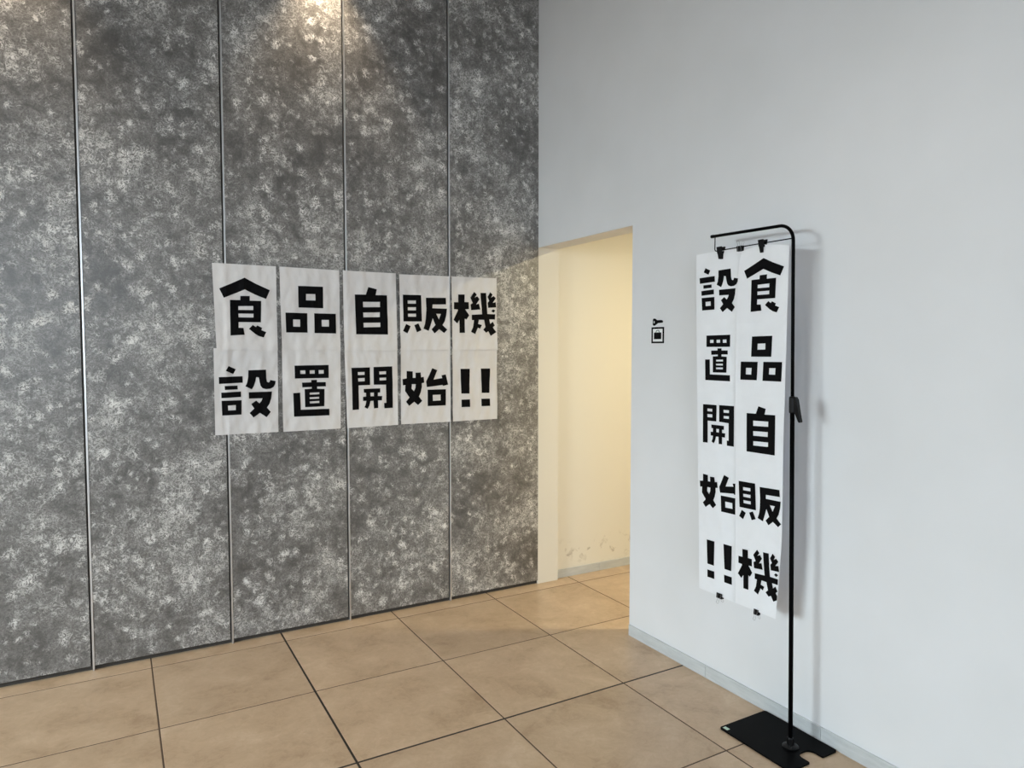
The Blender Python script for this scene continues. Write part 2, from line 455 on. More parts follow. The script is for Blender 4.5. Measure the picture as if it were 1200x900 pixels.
downlight(-0.44, 3.60, CEIL, 'recessed warm ceiling spot washing the leftmost grey panel, out of frame above', M_GLOWW, 60, WARM, 78, 0.8)
downlight(1.28, 1.42, CEIL, 'recessed ceiling lamp above the floor before the white wall, out of frame', M_GLOWC, 28, (1.0, 0.93, 0.84), 100, 0.9)
downlight(0.53, -0.11, CEIL, 'recessed ceiling lamp above the camera, out of frame', M_GLOWC, 24, (1.0, 0.95, 0.90), 100, 0.9)
downlight(3.40, 2.30, ACEIL, 'recessed warm lamp in the low ceiling behind the doorway', M_GLOWW, 37, (1.0, 0.87, 0.56), 0, 0, 0.07)

GLYPHS = '''{"eat":{"cen":[0.5844,1.7059],"corners":[[-155.0,214.7],[147.5,214.3],[149.7,-214.7],[-142.2,-214.3]],"polys":[[[[-124.4,90.6],[-65.7,118.5],[-5.1,149.0],[50.7,120.0],[116.1,91.3],[96.1,45.7],[44.5,65.9],[-4.6,90.2],[-55.0,67.0],[-104.1,45.2]],[]],[[[-76.0,35.9],[-26.8,36.5],[-26.4,57.2],[18.2,58.9],[17.8,35.3],[72.5,35.5],[70.1,-72.4],[-37.1,-73.3],[-37.6,-101.7],[-14.9,-102.4],[-9.3,-136.3],[-76.3,-140.8]],[[[-36.6,6.3],[34.0,8.4],[33.7,-12.0],[-37.0,-12.8]],[[-37.3,-30.8],[34.4,-30.1],[34.1,-49.4],[-36.7,-49.8]]]],[[[11.0,-106.4],[30.2,-86.3],[44.8,-97.1],[52.3,-88.7],[75.4,-101.1],[71.0,-112.3],[95.3,-122.0],[82.0,-149.3],[59.3,-142.9],[41.0,-132.0]],[]]],"aff":[[-0.000786,-8e-06],[-9e-06,0.000701],[1.859299,1.741091]]},"goods":{"cen":[0.9059,1.7061],"corners":[[-156.3,214.2],[151.9,211.5],[154.8,-215.3],[-150.4,-210.5]],"polys":[[[[-63.7,119.5],[65.0,120.6],[64.6,7.1],[-63.1,7.5]],[[[-24.5,79.2],[24.3,79.9],[25.0,46.7],[-24.4,46.2]]]],[[[-129.9,-20.3],[-18.6,-20.9],[-19.0,-122.7],[-127.7,-122.8]],[[[-93.0,-55.0],[-56.3,-55.4],[-56.8,-92.4],[-92.5,-91.8]]]],[[[17.1,-20.6],[131.8,-20.7],[132.3,-125.6],[17.4,-124.6]],[[[55.7,-54.3],[93.9,-54.1],[94.0,-89.5],[55.8,-88.9]]]]],"aff":[[-0.000756,7e-06],[-2.7e-05,0.000702],[1.866708,1.463523]]},"self":{"cen":[1.2298,1.7037],"corners":[[-151.7,215.1],[147.3,214.9],[152.6,-215.7],[-148.2,-214.3]],"polys":[[[[-86.7,89.2],[-26.5,90.3],[-11.3,132.5],[36.3,121.4],[29.1,90.1],[95.6,91.4],[97.4,-125.6],[-83.1,-126.2]],[[[-43.4,50.6],[53.1,53.2],[53.4,25.0],[-42.5,21.6]],[[-42.2,-7.5],[51.9,-3.9],[51.6,-30.4],[-40.7,-33.0]],[[-40.4,-63.3],[54.5,-60.4],[54.9,-84.5],[-39.4,-87.7]]]]],"aff":[[-0.000753,5e-06],[-1e-06,0.000705],[1.866207,1.183381]]},"sell":{"cen":[1.5505,1.7043],"corners":[[-153.8,210.6],[149.7,215.1],[151.9,-211.8],[-147.9,-213.9]],"polys":[[[[-133.8,97.6],[-23.4,99.4],[-20.6,-50.4],[-130.7,-51.9]],[[[-104.3,66.5],[-55.3,67.6],[-54.8,49.9],[-103.8,48.9]],[[-103.9,28.4],[-54.9,29.8],[-55.1,12.1],[-103.5,11.4]],[[-103.0,-7.9],[-54.6,-6.7],[-54.7,-23.9],[-102.5,-24.3]]]],[[[-115.3,-65.7],[-88.5,-78.2],[-108.2,-118.5],[-134.3,-105.3]],[]],[[[-65.8,-71.9],[-41.7,-60.9],[-22.9,-99.7],[-50.3,-111.9]],[]],[[[5.9,85.7],[130.3,89.5],[132.1,51.6],[45.6,48.3],[44.2,26.8],[136.6,27.0],[131.7,-13.0],[122.3,-46.5],[109.0,-67.8],[136.6,-94.6],[118.0,-114.2],[86.5,-92.3],[58.3,-116.7],[40.2,-94.1],[63.8,-68.6],[46.5,-30.0],[38.5,-57.0],[22.7,-102.7],[-10.7,-91.2],[-0.2,-63.7],[5.1,-33.8],[8.1,25.7]],[[[68.7,-4.3],[100.1,-4.1],[85.5,-37.0]]]]],"aff":[[-0.00075,1.2e-05],[3.1e-05,0.000698],[1.863175,0.903865]]},"machine":{"cen":[1.8677,1.7068],"corners":[[-152.2,212.4],[147.4,216.3],[150.9,-214.5],[-146.1,-214.2]],"polys":[[[[-107.5,109.3],[-67.5,110.9],[-67.7,66.8],[-39.7,66.5],[-39.2,26.0],[-62.4,24.1],[-37.2,-10.2],[-53.8,-35.8],[-64.7,-31.1],[-65.0,-114.0],[-101.0,-114.4],[-100.7,-38.0],[-115.6,-59.6],[-140.4,-38.8],[-109.9,16.7],[-111.2,21.6],[-136.7,23.3],[-136.5,63.4],[-107.0,64.3]],[]],[[[37.9,124.1],[76.4,125.6],[79.8,59.2],[84.6,0.1],[137.2,-0.5],[135.7,-31.9],[98.7,-31.4],[104.3,-58.8],[120.0,-44.8],[134.9,-67.7],[122.1,-78.6],[125.6,-84.8],[144.2,-107.3],[106.3,-130.9],[90.1,-102.9],[74.5,-112.4],[54.8,-94.0],[70.3,-78.1],[60.6,-35.9],[27.0,-35.4],[21.4,-60.3],[46.5,-66.1],[35.2,-88.6],[19.9,-82.0],[2.4,-121.3],[-25.9,-107.4],[-11.3,-79.4],[-4.9,-39.1],[-20.1,-37.6],[-19.3,-6.7],[48.0,-2.6],[42.6,58.0]],[]],[[[-2.4,128.7],[13.5,113.3],[-0.4,94.9],[17.0,103.0],[30.8,86.1],[9.2,54.5],[27.3,60.0],[35.5,25.6],[-24.1,20.3],[-28.1,53.4],[-12.9,62.5],[-29.3,93.9]],[]],[[[102.5,131.0],[118.8,116.7],[110.3,98.9],[125.9,108.8],[140.2,95.6],[120.2,68.0],[140.2,72.4],[145.1,41.2],[90.3,37.1],[86.9,66.9],[97.5,78.5],[85.5,101.7]],[]],[[[123.0,29.3],[138.7,22.2],[125.8,9.3],[111.6,17.7]],[]]],"aff":[[-0.000705,1.6e-05],[1.9e-05,0.000704],[1.863937,0.624499]]},"set":{"cen":[0.5806,1.2853],"corners":[[-151.9,216.8],[153.7,214.7],[150.9,-216.2],[-152.7,-215.3]],"polys":[[[[-84.6,127.9],[-50.1,111.1],[-62.9,87.2],[-98.3,104.2]],[]],[[[-130.7,73.2],[-19.2,75.9],[-18.8,42.9],[-129.9,39.6]],[]],[[[-104.3,28.6],[-43.9,29.2],[-43.2,9.9],[-103.7,8.9]],[]],[[[-120.6,-4.2],[-28.4,-1.0],[-28.4,-28.6],[-120.2,-31.9]],[]],[[[-119.9,-45.0],[-25.6,-44.7],[-28.0,-117.5],[-118.3,-118.8]],[[[-91.4,-69.6],[-54.0,-68.4],[-54.5,-93.7],[-90.9,-94.3]]]],[[[9.0,105.2],[94.2,107.3],[95.1,62.0],[98.0,46.2],[104.4,41.0],[110.9,43.7],[114.3,53.7],[141.2,47.5],[138.8,31.7],[129.9,17.3],[114.6,8.7],[93.1,7.1],[77.1,12.0],[66.6,24.6],[61.7,45.9],[58.9,67.2],[46.2,69.7],[42.7,49.2],[33.8,24.4],[24.0,8.0],[-7.1,24.4],[1.5,41.8],[7.3,69.3]],[]],[[[8.5,-6.0],[122.5,-5.6],[118.1,-39.8],[109.0,-67.6],[95.7,-87.3],[114.2,-110.1],[93.3,-136.7],[61.6,-113.3],[29.3,-135.2],[10.8,-111.5],[33.9,-89.7],[20.0,-66.3],[44.1,-49.4],[59.8,-64.5],[69.5,-53.7],[75.1,-39.4],[9.0,-38.2]],[]]],"aff":[[-0.00077,-2e-06],[4.3e-05,0.000715],[2.093468,1.745306]]},"place":{"cen":[0.9073,1.2841],"corners":[[-151.7,218.1],[153.5,213.6],[150.4,-215.8],[-152.2,-216.0]],"polys":[[[[-89.2,127.4],[88.8,128.8],[87.9,59.3],[-88.6,59.5]],[[[-60.5,101.3],[-34.6,101.5],[-34.3,83.1],[-60.2,83.0]],[[-11.3,101.2],[14.9,101.3],[14.7,83.4],[-11.0,83.3]],[[35.0,101.6],[61.6,101.8],[62.0,83.1],[35.3,82.5]]]],[[[-51.9,37.5],[-4.3,38.1],[-4.1,50.3],[25.7,50.8],[26.1,38.0],[71.2,38.1],[72.1,14.7],[26.3,14.8],[26.2,3.2],[64.9,0.9],[63.1,-91.4],[-38.0,-92.4],[-39.5,2.7],[-1.9,4.0],[-1.8,13.8],[-50.6,12.2]],[[[-13.6,-16.5],[37.4,-15.8],[37.3,-26.2],[-13.2,-26.9]],[[-14.5,-40.8],[36.0,-39.6],[36.4,-50.1],[-13.5,-50.0]],[[-14.3,-62.7],[36.8,-61.7],[36.6,-72.8],[-13.3,-73.2]]]],[[[-98.1,-16.2],[-62.3,-15.0],[-60.3,-104.7],[89.2,-105.9],[89.9,-141.2],[-95.6,-139.9]],[]]],"aff":[[-0.000734,3e-06],[7e-06,0.000699],[2.086697,1.465703]]},"open":{"cen":[1.2352,1.2828],"corners":[[-153.5,214.9],[147.3,212.4],[148.6,-212.6],[-142.3,-214.6]],"polys":[[[[-114.9,112.6],[-11.5,114.2],[-11.3,17.3],[-77.1,16.0],[-75.0,-115.8],[-112.1,-117.2]],[[[-80.6,88.9],[-43.2,89.5],[-43.4,73.3],[-79.5,72.8]],[[-79.7,55.5],[-42.4,56.5],[-42.6,38.5],[-78.7,37.5]]]],[[[8.4,115.7],[115.9,118.0],[118.9,-115.0],[69.0,-115.3],[68.0,-85.4],[80.8,-84.6],[79.2,16.2],[9.9,17.9]],[[[40.7,90.5],[80.5,91.1],[80.4,75.2],[41.8,74.1]],[[42.3,55.3],[80.2,56.4],[80.7,41.1],[42.7,40.8]]]],[[[-48.6,-4.0],[45.5,-3.0],[45.2,-26.1],[32.6,-26.9],[32.4,-45.1],[55.8,-45.9],[54.3,-70.2],[32.8,-70.0],[33.7,-112.0],[8.6,-113.4],[6.5,-70.9],[-11.6,-71.4],[-18.7,-97.7],[-28.2,-114.2],[-45.4,-104.5],[-38.4,-90.9],[-34.5,-70.0],[-52.4,-69.3],[-52.7,-47.1],[-35.5,-46.5],[-35.2,-25.4],[-47.6,-24.4]],[[[-10.5,-25.6],[9.5,-25.6],[9.3,-45.6],[-10.1,-45.5]]]]],"aff":[[-0.000739,-2e-06],[0.0,0.000705],[2.082217,1.18549]]},"begin":{"cen":[1.5532,1.2859],"corners":[[-150.4,214.1],[149.3,214.1],[152.7,-214.5],[-151.5,-213.8]],"polys":[[[[-115.1,87.6],[-78.7,84.6],[-79.0,47.8],[-63.1,47.5],[-62.9,77.2],[-31.1,77.9],[-28.1,49.7],[-12.6,52.4],[-9.0,19.4],[-24.5,15.5],[-24.6,-7.2],[-31.9,-37.0],[-42.9,-59.4],[-23.2,-85.2],[-48.4,-108.3],[-71.8,-88.2],[-102.3,-110.9],[-122.2,-86.3],[-100.0,-63.4],[-126.7,-26.9],[-124.5,8.5],[-139.5,6.6],[-141.7,42.0],[-116.7,45.6]],[[[-84.9,12.3],[-62.8,11.7],[-64.2,-9.1],[-73.2,-28.5],[-87.6,-12.6]]]],[[[39.4,101.4],[72.6,89.4],[48.1,35.5],[102.6,42.8],[98.1,59.3],[125.3,63.7],[139.6,4.2],[105.7,-2.9],[104.4,2.6],[7.6,-6.9],[2.6,25.1]],[]],[[[12.0,-22.1],[124.8,-22.3],[124.3,-117.0],[12.0,-116.7]],[[[42.3,-53.2],[92.2,-53.0],[92.7,-86.5],[43.4,-87.7]]]]],"aff":[[-0.000765,2.3e-05],[3.8e-05,0.000706],[2.070123,0.909271]]},"bang":{"cen":[1.8704,1.2857],"corners":[[-148.8,214.3],[148.2,212.7],[148.8,-212.8],[-148.1,-214.2]],"polys":[[[[-96.5,95.3],[-34.9,94.5],[-39.6,-52.6],[-91.7,-51.0]],[]],[[[-91.8,-86.9],[-36.2,-87.0],[-35.7,-131.9],[-91.3,-131.4]],[]],[[[36.0,95.3],[99.6,94.4],[95.1,-52.5],[44.1,-51.5]],[]],[[[40.5,-86.6],[99.3,-87.4],[100.6,-131.8],[42.5,-131.3]],[]]],"aff":[[-0.000704,2.5e-05],[1.4e-05,0.000701],[2.065294,0.627686]]}}'''
EDGES = '''{"left":[[[0.4662,2.1752],[0.5844,2.1794],[0.7987,2.1849],[0.9859,2.193],[1.3157,2.2031],[1.6074,2.213],[1.8994,2.2194]],[[0.47,1.957],[1.2,1.972],[1.85,1.972],[1.9,1.978]]],"right":[[[0.4683,1.9743],[0.8403,1.9821],[1.3065,1.991],[1.6142,1.9939],[1.709,1.9889],[1.8236,1.986],[1.8792,1.9729]],[[0.4682,1.7759],[0.6237,1.7642],[0.7799,1.7542],[1.1606,1.7566],[1.3016,1.7539],[1.6056,1.7501],[1.8806,1.7473]]]}'''

# ------------------------------------------------------------------ printed characters
GL = json.loads(GLYPHS)
ORDER = ['eat', 'goods', 'self', 'sell', 'machine', 'set', 'place', 'open', 'begin', 'bang']
CHAR = {'eat': '食', 'goods': '品', 'self': '自', 'sell': '販', 'machine': '機', 'set': '設', 'place': '置', 'open': '開', 'begin': '始', 'bang': '!!'}

def glyph_mesh(key, fn, name='printed_character', cut=None):
    """flat ink shapes, each vertex mapped by fn(local millimetres) -> world point"""
    bm = bmesh.new()
    for outer, holes in GL[key]['polys']:
        loops = [[Vector((p[0], p[1], 0)) for p in lp] for lp in [outer] + holes]
        flat = [p for lp in loops for p in lp]
        tris = tessellate_polygon(loops)
        g = bmesh.new()
        vs = [g.verts.new(p) for p in flat]
        for t in tris:
            if len(set(t)) == 3:
                try: g.faces.new([vs[i] for i in t])
                except ValueError: pass
        # slice so that the ink can follow the waves of its sheet
        for ax in (0, 1):
            for k in range(-18, 19):
                n = Vector((1, 0, 0)) if ax == 0 else Vector((0, 1, 0))
                bmesh.ops.bisect_plane(g, geom=list(g.verts) + list(g.edges) + list(g.faces), plane_co=n * (k * 12.0 + 3.0), plane_no=n)
        mp = {}
        for v in g.verts:
            mp[v] = bm.verts.new(fn(v.co.x, v.co.y))
        for f in g.faces:
            bm.faces.new([mp[v] for v in f.verts])
        g.free()
    return bm

def finish_ink(bm, name, mat, parent, facing):
    bm.normal_update()
    for f in bm.faces:
        if f.normal.dot(facing) < 0: f.normal_flip()
    me = bpy.data.meshes.new(name); bm.to_mesh(me); bm.free()
    o = link(name, me, mat, parent)
    o.matrix_parent_inverse = Matrix.Translation(-Vector(parent.matrix_world.translation if parent.parent is None else parent.location))
    return o

def rim(bm, *vs):
    # cut edge of a sheet, on vertices of its own so that the faces stay smoothly shaded
    bm.faces.new([bm.verts.new(v.co) for v in vs])

JS = [j for j in joints if 0.2 < j < 2.2]
def wave(u, z, seed):
    # puckers of a taped sheet, plus the ridge where it crosses a joint strip
    h = 0.0018 * math.sin(u * 31 + seed * 2.1) * math.sin(z * 19 + seed) + 0.0013 * math.sin(u * 71 + z * 13 + seed * 3.3)
    h += 0.0012 * math.sin(u * 105 - z * 38 + seed * 1.7) * math.sin(z * 27 + u * 11 + seed * 0.9)
    h += 0.0006 * math.sin(u * 190 + 2.0 * math.sin(z * 33 + seed)) * math.sin(z * 21 + seed * 2.7)
    for j in JS:
        h += 0.0034 * math.exp(-((u - j) / 0.013) ** 2)
    return h

pos_words = ['leftmost', 'second from left', 'middle', 'second from right', 'rightmost']
for i, key in enumerate(ORDER):
    g = GL[key]; top = i < 5
    cx, cz = g['cen']
    TL, TR, BR, BL = g['corners']
    lift = 0.0080 if top else 0.0062
    def pt(u, z, off, _s=i % 5, _l=lift):
        return (u, V0 - _l - max(wave(u, z, _s), -0.0036) - off, z)
    bm = bmesh.new(); NX, NZ = 36, 48
    layers = []
    for off in (0.0, 0.0003):
        grid = []
        for a in range(NX + 1):
            row = []
            for b in range(NZ + 1):
                s, t = a / NX, b / NZ
                x = (1-s)*(1-t)*BL[0] + s*(1-t)*BR[0] + s*t*TR[0] + (1-s)*t*TL[0]
                y = (1-s)*(1-t)*BL[1] + s*(1-t)*BR[1] + s*t*TR[1] + (1-s)*t*TL[1]
                # upper corners are taped flat, lower edge stands off a little
                curl = (0.0045 if top else 0.0015) * (1 - t) ** 6
                row.append(bm.verts.new(pt(cx + x / 1000, cz + y / 1000, off + curl)))
            grid.append(row)
        layers.append(grid)
    for a in range(NX):
        for b in range(NZ):
            for L in layers: bm.faces.new((L[a][b], L[a+1][b], L[a+1][b+1], L[a][b+1]))
    A, B = layers
    for a in range(NX):
        rim(bm, A[a][0], A[a+1][0], B[a+1][0], B[a][0]); rim(bm, A[a][NZ], A[a+1][NZ], B[a+1][NZ], B[a][NZ])
    for b in range(NZ):
        rim(bm, A[0][b], A[0][b+1], B[0][b+1], B[0][b]); rim(bm, A[NX][b], A[NX][b+1], B[NX][b+1], B[NX][b])
    sheet = from_bm('paper_sheet', bm, M_PAPER, None, smooth=True, origin=(cx, V0 - lift, cz))
    what = 'two black exclamation marks !!' if key == 'bang' else 'bold black character ' + CHAR[key]
    tag(sheet, 'paper sheet with %s, %s in %s row' % (what, pos_words[i % 5], 'upper' if top else 'lower'), 'paper sign', 'paper sheets taped to the panel wall')
    def ink(x, y, _pt=pt, _cx=cx, _cz=cz, _b=BL[1], _t=TL[1], _c=(0.0045 if top else 0.0015)):
        t = (y - _b) / (_t - _b)
        return _pt(_cx + x / 1000, _cz + y / 1000, 0.0003 + _c * (1 - t) ** 6 + 0.0011)
    o = finish_ink(glyph_mesh(key, ink), 'printed_character', M_INK, sheet, Vector((0, -1, 0)))
    o.matrix_parent_inverse = Matrix.Translation(-Vector((cx, V0 - lift, cz)))

# ------------------------------------------------------------------ banner stand
SX = 2.171
def lean(z): return 1.700 + 0.0172 * z       # the loaded pole leans a little towards its arm
stand = empty('banner_stand', (SX, 1.70, 0.0))
tag(stand, 'black metal banner stand with bent arm and flat base plate against white wall', 'banner stand')
def stand_part(name, bm, mat, smooth=False, parent=None):
    o = from_bm(name, bm, mat, stand if parent is None else parent, smooth)
    o.matrix_parent_inverse = Matrix.Translation(-Vector(stand.location))
    return o
# base plate with rounded corners and a U notch in the near end
def arc(cx, cy, r, a0, a1, n=7):
    return [(cx + r * math.cos(math.radians(a0 + (a1 - a0) * k / n)), cy + r * math.sin(math.radians(a0 + (a1 - a0) * k / n))) for k in range(n + 1)]
x0, x1, y0, y1, r = 2.041, 2.302, 1.597, 1.930, 0.010
na, nb, nd = 2.149, 2.219, 0.058
out = arc(x0 + r, y0 + r, r, 180, 270) + arc(na - 0.006, y0 + 0.006, 0.006, 270, 360, 4)
out += arc(na + 0.026, y0 + nd - 0.026, 0.026, 180, 90) + arc(nb - 0.026, y0 + nd - 0.026, 0.026, 90, 0)
out += arc(nb + 0.006, y0 + 0.006, 0.006, 180, 270, 4) + arc(x1 - r, y0 + r, r, 270, 360) + arc(x1 - r, y1 - r, r, 0, 90) + arc(x0 + r, y1 - r, r, 90, 180)
bm = bmesh.new(); add_prism(bm, out, 0.0015, 0.0075)
plate = stand_part('base_plate', bm, M_BLACK)
for fx, fy in ((2.065, 1.905), (2.28, 1.905), (2.065, 1.62), (2.28, 1.62)):
    bm = bmesh.new(); add_tube(bm, [(fx, fy, 0.0), (fx, fy, 0.0018)], 0.009, 12)
    o = from_bm('rubber_foot', bm, M_PLASTIC, plate)
bm = bmesh.new(); add_box(bm, 2.050, 2.066, 1.898, 1.921, 0.0075, 0.0079)
from_bm('sticker', bm, M_STICK, plate)['label'] = 'small pale green label on base plate corner'
# collar, bolt
bm = bmesh.new()
prof = [(0.030, 0.0075), (0.030, 0.011), (0.024, 0.0145), (0.0135, 0.018), (0.0125, 0.040), (0.0105, 0.044)]
add_tube(bm, [(SX, lean(z), z) for _, z in prof], [q for q, _ in prof], 24)
stand_part('base_collar', bm, M_PLASTIC)
bm = bmesh.new(); add_tube(bm, [(SX - 0.017, 1.687, 0.010), (SX - 0.017, 1.687, 0.0195)], 0.0048, 6)
stand_part('bolt', bm, M_STEEL)
# telescopic pole
bm = bmesh.new(); add_tube(bm, [(SX, lean(z), z) for z in (0.02, 0.4, 0.8, 1.29)], 0.0082, 18)
stand_part('lower_pole', bm, M_BLACK, True)
Rb = 0.062; zt = 1.9565; yv = lean(1.9)
path = [(SX, lean(z), z) for z in (1.27, 1.5, 1.7, zt - Rb)]
for k in range(1, 11):
    a = math.radians(90 * k / 10)
    path.append((SX, yv + Rb * (1 - math.cos(a)), zt - Rb + Rb * math.sin(a)))
path += [(SX, 1.93, 1.9595), (SX, 2.132, 1.9640)]
bm = bmesh.new(); add_tube(bm, path, 0.0063, 16)
stand_part('upper_pole_and_arm', bm, M_BLACK, True)
bm = bmesh.new(); add_tube(bm, [(SX, 2.126, 1.9640), (SX, 2.137, 1.9642)], 0.0072, 16)
stand_part('arm_end_cap', bm, M_PLASTIC)
bm = bmesh.new()
wy, wz = 2.117, 1.9015
pw = [(SX, lean(1.903) , 1.9035), (SX, 1.93, 1.9030), (SX, wy - 0.008, wz)] + [(SX, wy - 0.008 + 0.008 * math.sin(math.radians(a)), wz + 0.008 - 0.008 * math.cos(math.radians(a))) for a in (30, 60, 90)] + [(SX, wy, 1.962)]
add_tube(bm, pw, 0.0021, 10)
stand_part('hanging_wire', bm, M_BLACK, True)
# height clamp with lever
bm = bmesh.new()
prof = [(0.0105, 1.262), (0.0122, 1.266), (0.0122, 1.318), (0.0100, 1.323), (0.0066, 1.324)]
add_tube(bm, [(SX, lean(z), z) for _, z in prof], [q for q, _ in prof], 20)
clampo = stand_part('height_clamp', bm, M_PLASTIC)
bm = bmesh.new()
lx, ly = SX, lean(1.3)
lev = [(ly + 0.002, 1.322), (ly - 0.017, 1.323), (ly - 0.024, 1.312), (ly - 0.031, 1.272), (ly - 0.041, 1.233), (ly - 0.036, 1.229), (ly - 0.030, 1.232), (ly - 0.016, 1.262), (ly - 0.012, 1.270), (ly + 0.002, 1.272)]
add_prism(bm, lev, SX - 0.007, SX + 0.007, lambda a, b, c: (c, a, b))
bmesh.ops.bevel(bm, geom=list(bm.edges), offset=0.0012, segments=1, affect='EDGES')
from_bm('clamp_lever', bm, M_PLASTIC, clampo)

# ------------------------------------------------------------------ two hanging strips of taped sheets
EDGE = json.loads(EDGES)      # measured (height, position along the wall) of the strip edges
def interp(tab, z):
    if z <= tab[0][0]: return tab[0][1]
    for (a, p), (b, q) in zip(tab[:-1], tab[1:]):
        if z <= b: return p + (q - p) * (z - a) / (b - a)
    return tab[-1][1]
def strip_x(which, y, z):
    l, r = (interp(EDGE[which][0], z), interp(EDGE[which][1], z))
    s = (l - y) / (l - r)
    t = max(0.0, min(1.0, (1.9 - z) / 1.43))
    x = 2.1655 if which == 'right' else 2.1715
    x -= 0.0045 * math.sin(math.pi * max(0, min(1, s))) * t            # bows forward lower down
    if which == 'left': x += 0.002 * t + 0.016 * max(0.0, s) ** 3      # tucks in behind its neighbour
    else: x -= 0.001 * (1 - max(0.0, min(1.0, s))) ** 3
    x += 0.0012 * math.sin(z * 7.0 + (1 if which == 'right' else 3)) * t
    x += 0.0009 * math.sin(s * 17 + z * 9)
    return x
def hang(which, y, z, off):
    # depth of the paper at this place; the measured outline is carried along with it
    x = strip_x(which, y, z) ; k = x / 2.168
    return (x - off, y * k, 1.5 + (z - 1.5) * k)
def top_z(which, s):
    if which == 'right': return 1.8965 - 0.020 * abs(s - 0.45) ** 1.5 * 2.2
    return 1.9005 - 0.004 * abs(s - 0.55)
STRIPS = {'right': ['eat', 'goods', 'self', 'sell', 'machine'], 'left': ['set', 'place', 'open', 'begin', 'bang']}
ZB = 0.470
for which in ('left', 'right'):
    keys = STRIPS[which]
    yc = sum(interp(e, 1.2) for e in EDGE[which]) / 2
    root = empty('banner_strip', (2.168, yc, ZB))
    tag(root, ('hanging white paper strip reading 食品自販機 in black, the one next to the stand pole' if which == 'right' else 'hanging white paper strip reading 設置開始!! in black, the one away from the stand pole'), 'paper banner', 'paper strips hanging from the banner stand')
    pitch = (1.8965 - ZB) / 5
    for n, key in enumerate(keys):
        bm = bmesh.new(); NX, NZ = 18, 20
        layers = []
        over = 0.012 if n < 4 else 0.0
        for off in (0.0, 0.0003):
            grid = []
            for a in range(NX + 1):
                s = a / NX; row = []
                zt_ = top_z(which, s) if n == 0 else 1.8965 - n * pitch
                zb_ = (1.8965 - (n + 1) * pitch - over) if n < 4 else ZB
                for b in range(NZ + 1):
                    z = zb_ + (zt_ - zb_) * b / NZ
                    y = interp(EDGE[which][0], z) * (1 - s) + interp(EDGE[which][1], z) * s
                    lap = 0.0006 * (1 - b / NZ)          # lower end of a sheet lies over the next one
                    row.append(bm.verts.new(hang(which, y, z, lap + off)))
                grid.append(row)
            layers.append(grid)
        A, B = layers
        for a in range(NX):
            for b in range(NZ):
                for L in layers: bm.faces.new((L[a][b], L[a+1][b], L[a+1][b+1], L[a][b+1]))
            rim(bm, A[a][0], A[a+1][0], B[a+1][0], B[a][0]); rim(bm, A[a][NZ], A[a+1][NZ], B[a+1][NZ], B[a][NZ])
        for b in range(NZ):
            rim(bm, A[0][b], A[0][b+1], B[0][b+1], B[0][b]); rim(bm, A[NX][b], A[NX][b+1], B[NX][b+1], B[NX][b])
        sh = from_bm('sheet', bm, M_PAPER2, root, smooth=True)
        sh.matrix_parent_inverse = Matrix.Translation(-Vector(root.location))
        af = GL[key]['aff']
        def ink(x, y, _w=which, _a=af):
            yy = _a[0][0] * x + _a[1][0] * y + _a[2][0]; zz = _a[0][1] * x + _a[1][1] * y + _a[2][1]
            lo = interp(EDGE[_w][1], zz) + 0.0005
            yy = max(yy, lo)
            return hang(_w, yy, zz, 0.0018)
        bmg = glyph_mesh(key, ink)
        bmg.normal_update()
        for f in bmg.faces:
            if f.normal.x > 0: f.normal_flip()
        me = bpy.data.meshes.new('printed_character'); bmg.to_mesh(me); bmg.free()
        o = link('printed_character', me, M_INK, sh)

# ------------------------------------------------------------------ clips
def hanger_clip(x, y, label):
    e = empty('hanger_clip', (x, y, 1.885)); tag(e, label, 'clip', 'black clips on the wire of the stand')
    f = lambda a, b, c: (c, a, b)
    for sgn, nm in ((-1, 'front_jaw'), (1, 'rear_jaw')):
        bm = bmesh.new()
        o_ = [(-0.0075, -0.018), (0.0075, -0.018), (0.0085, 0.002), (0.0125, 0.008), (0.0135, 0.032), (-0.0135, 0.032), (-0.0125, 0.008), (-0.0085, 0.002)]
        add_prism(bm, o_, sgn * 0.0062 - 0.0024, sgn * 0.0062 + 0.0024, f)
        bmesh.ops.bevel(bm, geom=list(bm.edges), offset=0.0007, segments=1, affect='EDGES')
        p = from_bm(nm, bm, M_PLASTIC, e); p.rotation_euler = (0, sgn * 0.13, 0)
    bm = bmesh.new(); add_tube(bm, [(0, -0.010, 0.006), (0, 0.010, 0.006)], 0.0042, 12); from_bm('hinge_spring', bm, M_PLASTIC, e)
    return e
hanger_clip(2.1700, 2.083, 'black hanger clip on the wire at the free end of the arm')
c2 = hanger_clip(2.1655, 1.867, 'black hanger clip on the wire above the character 食'); c2.rotation_euler = (0, 0, -0.12)

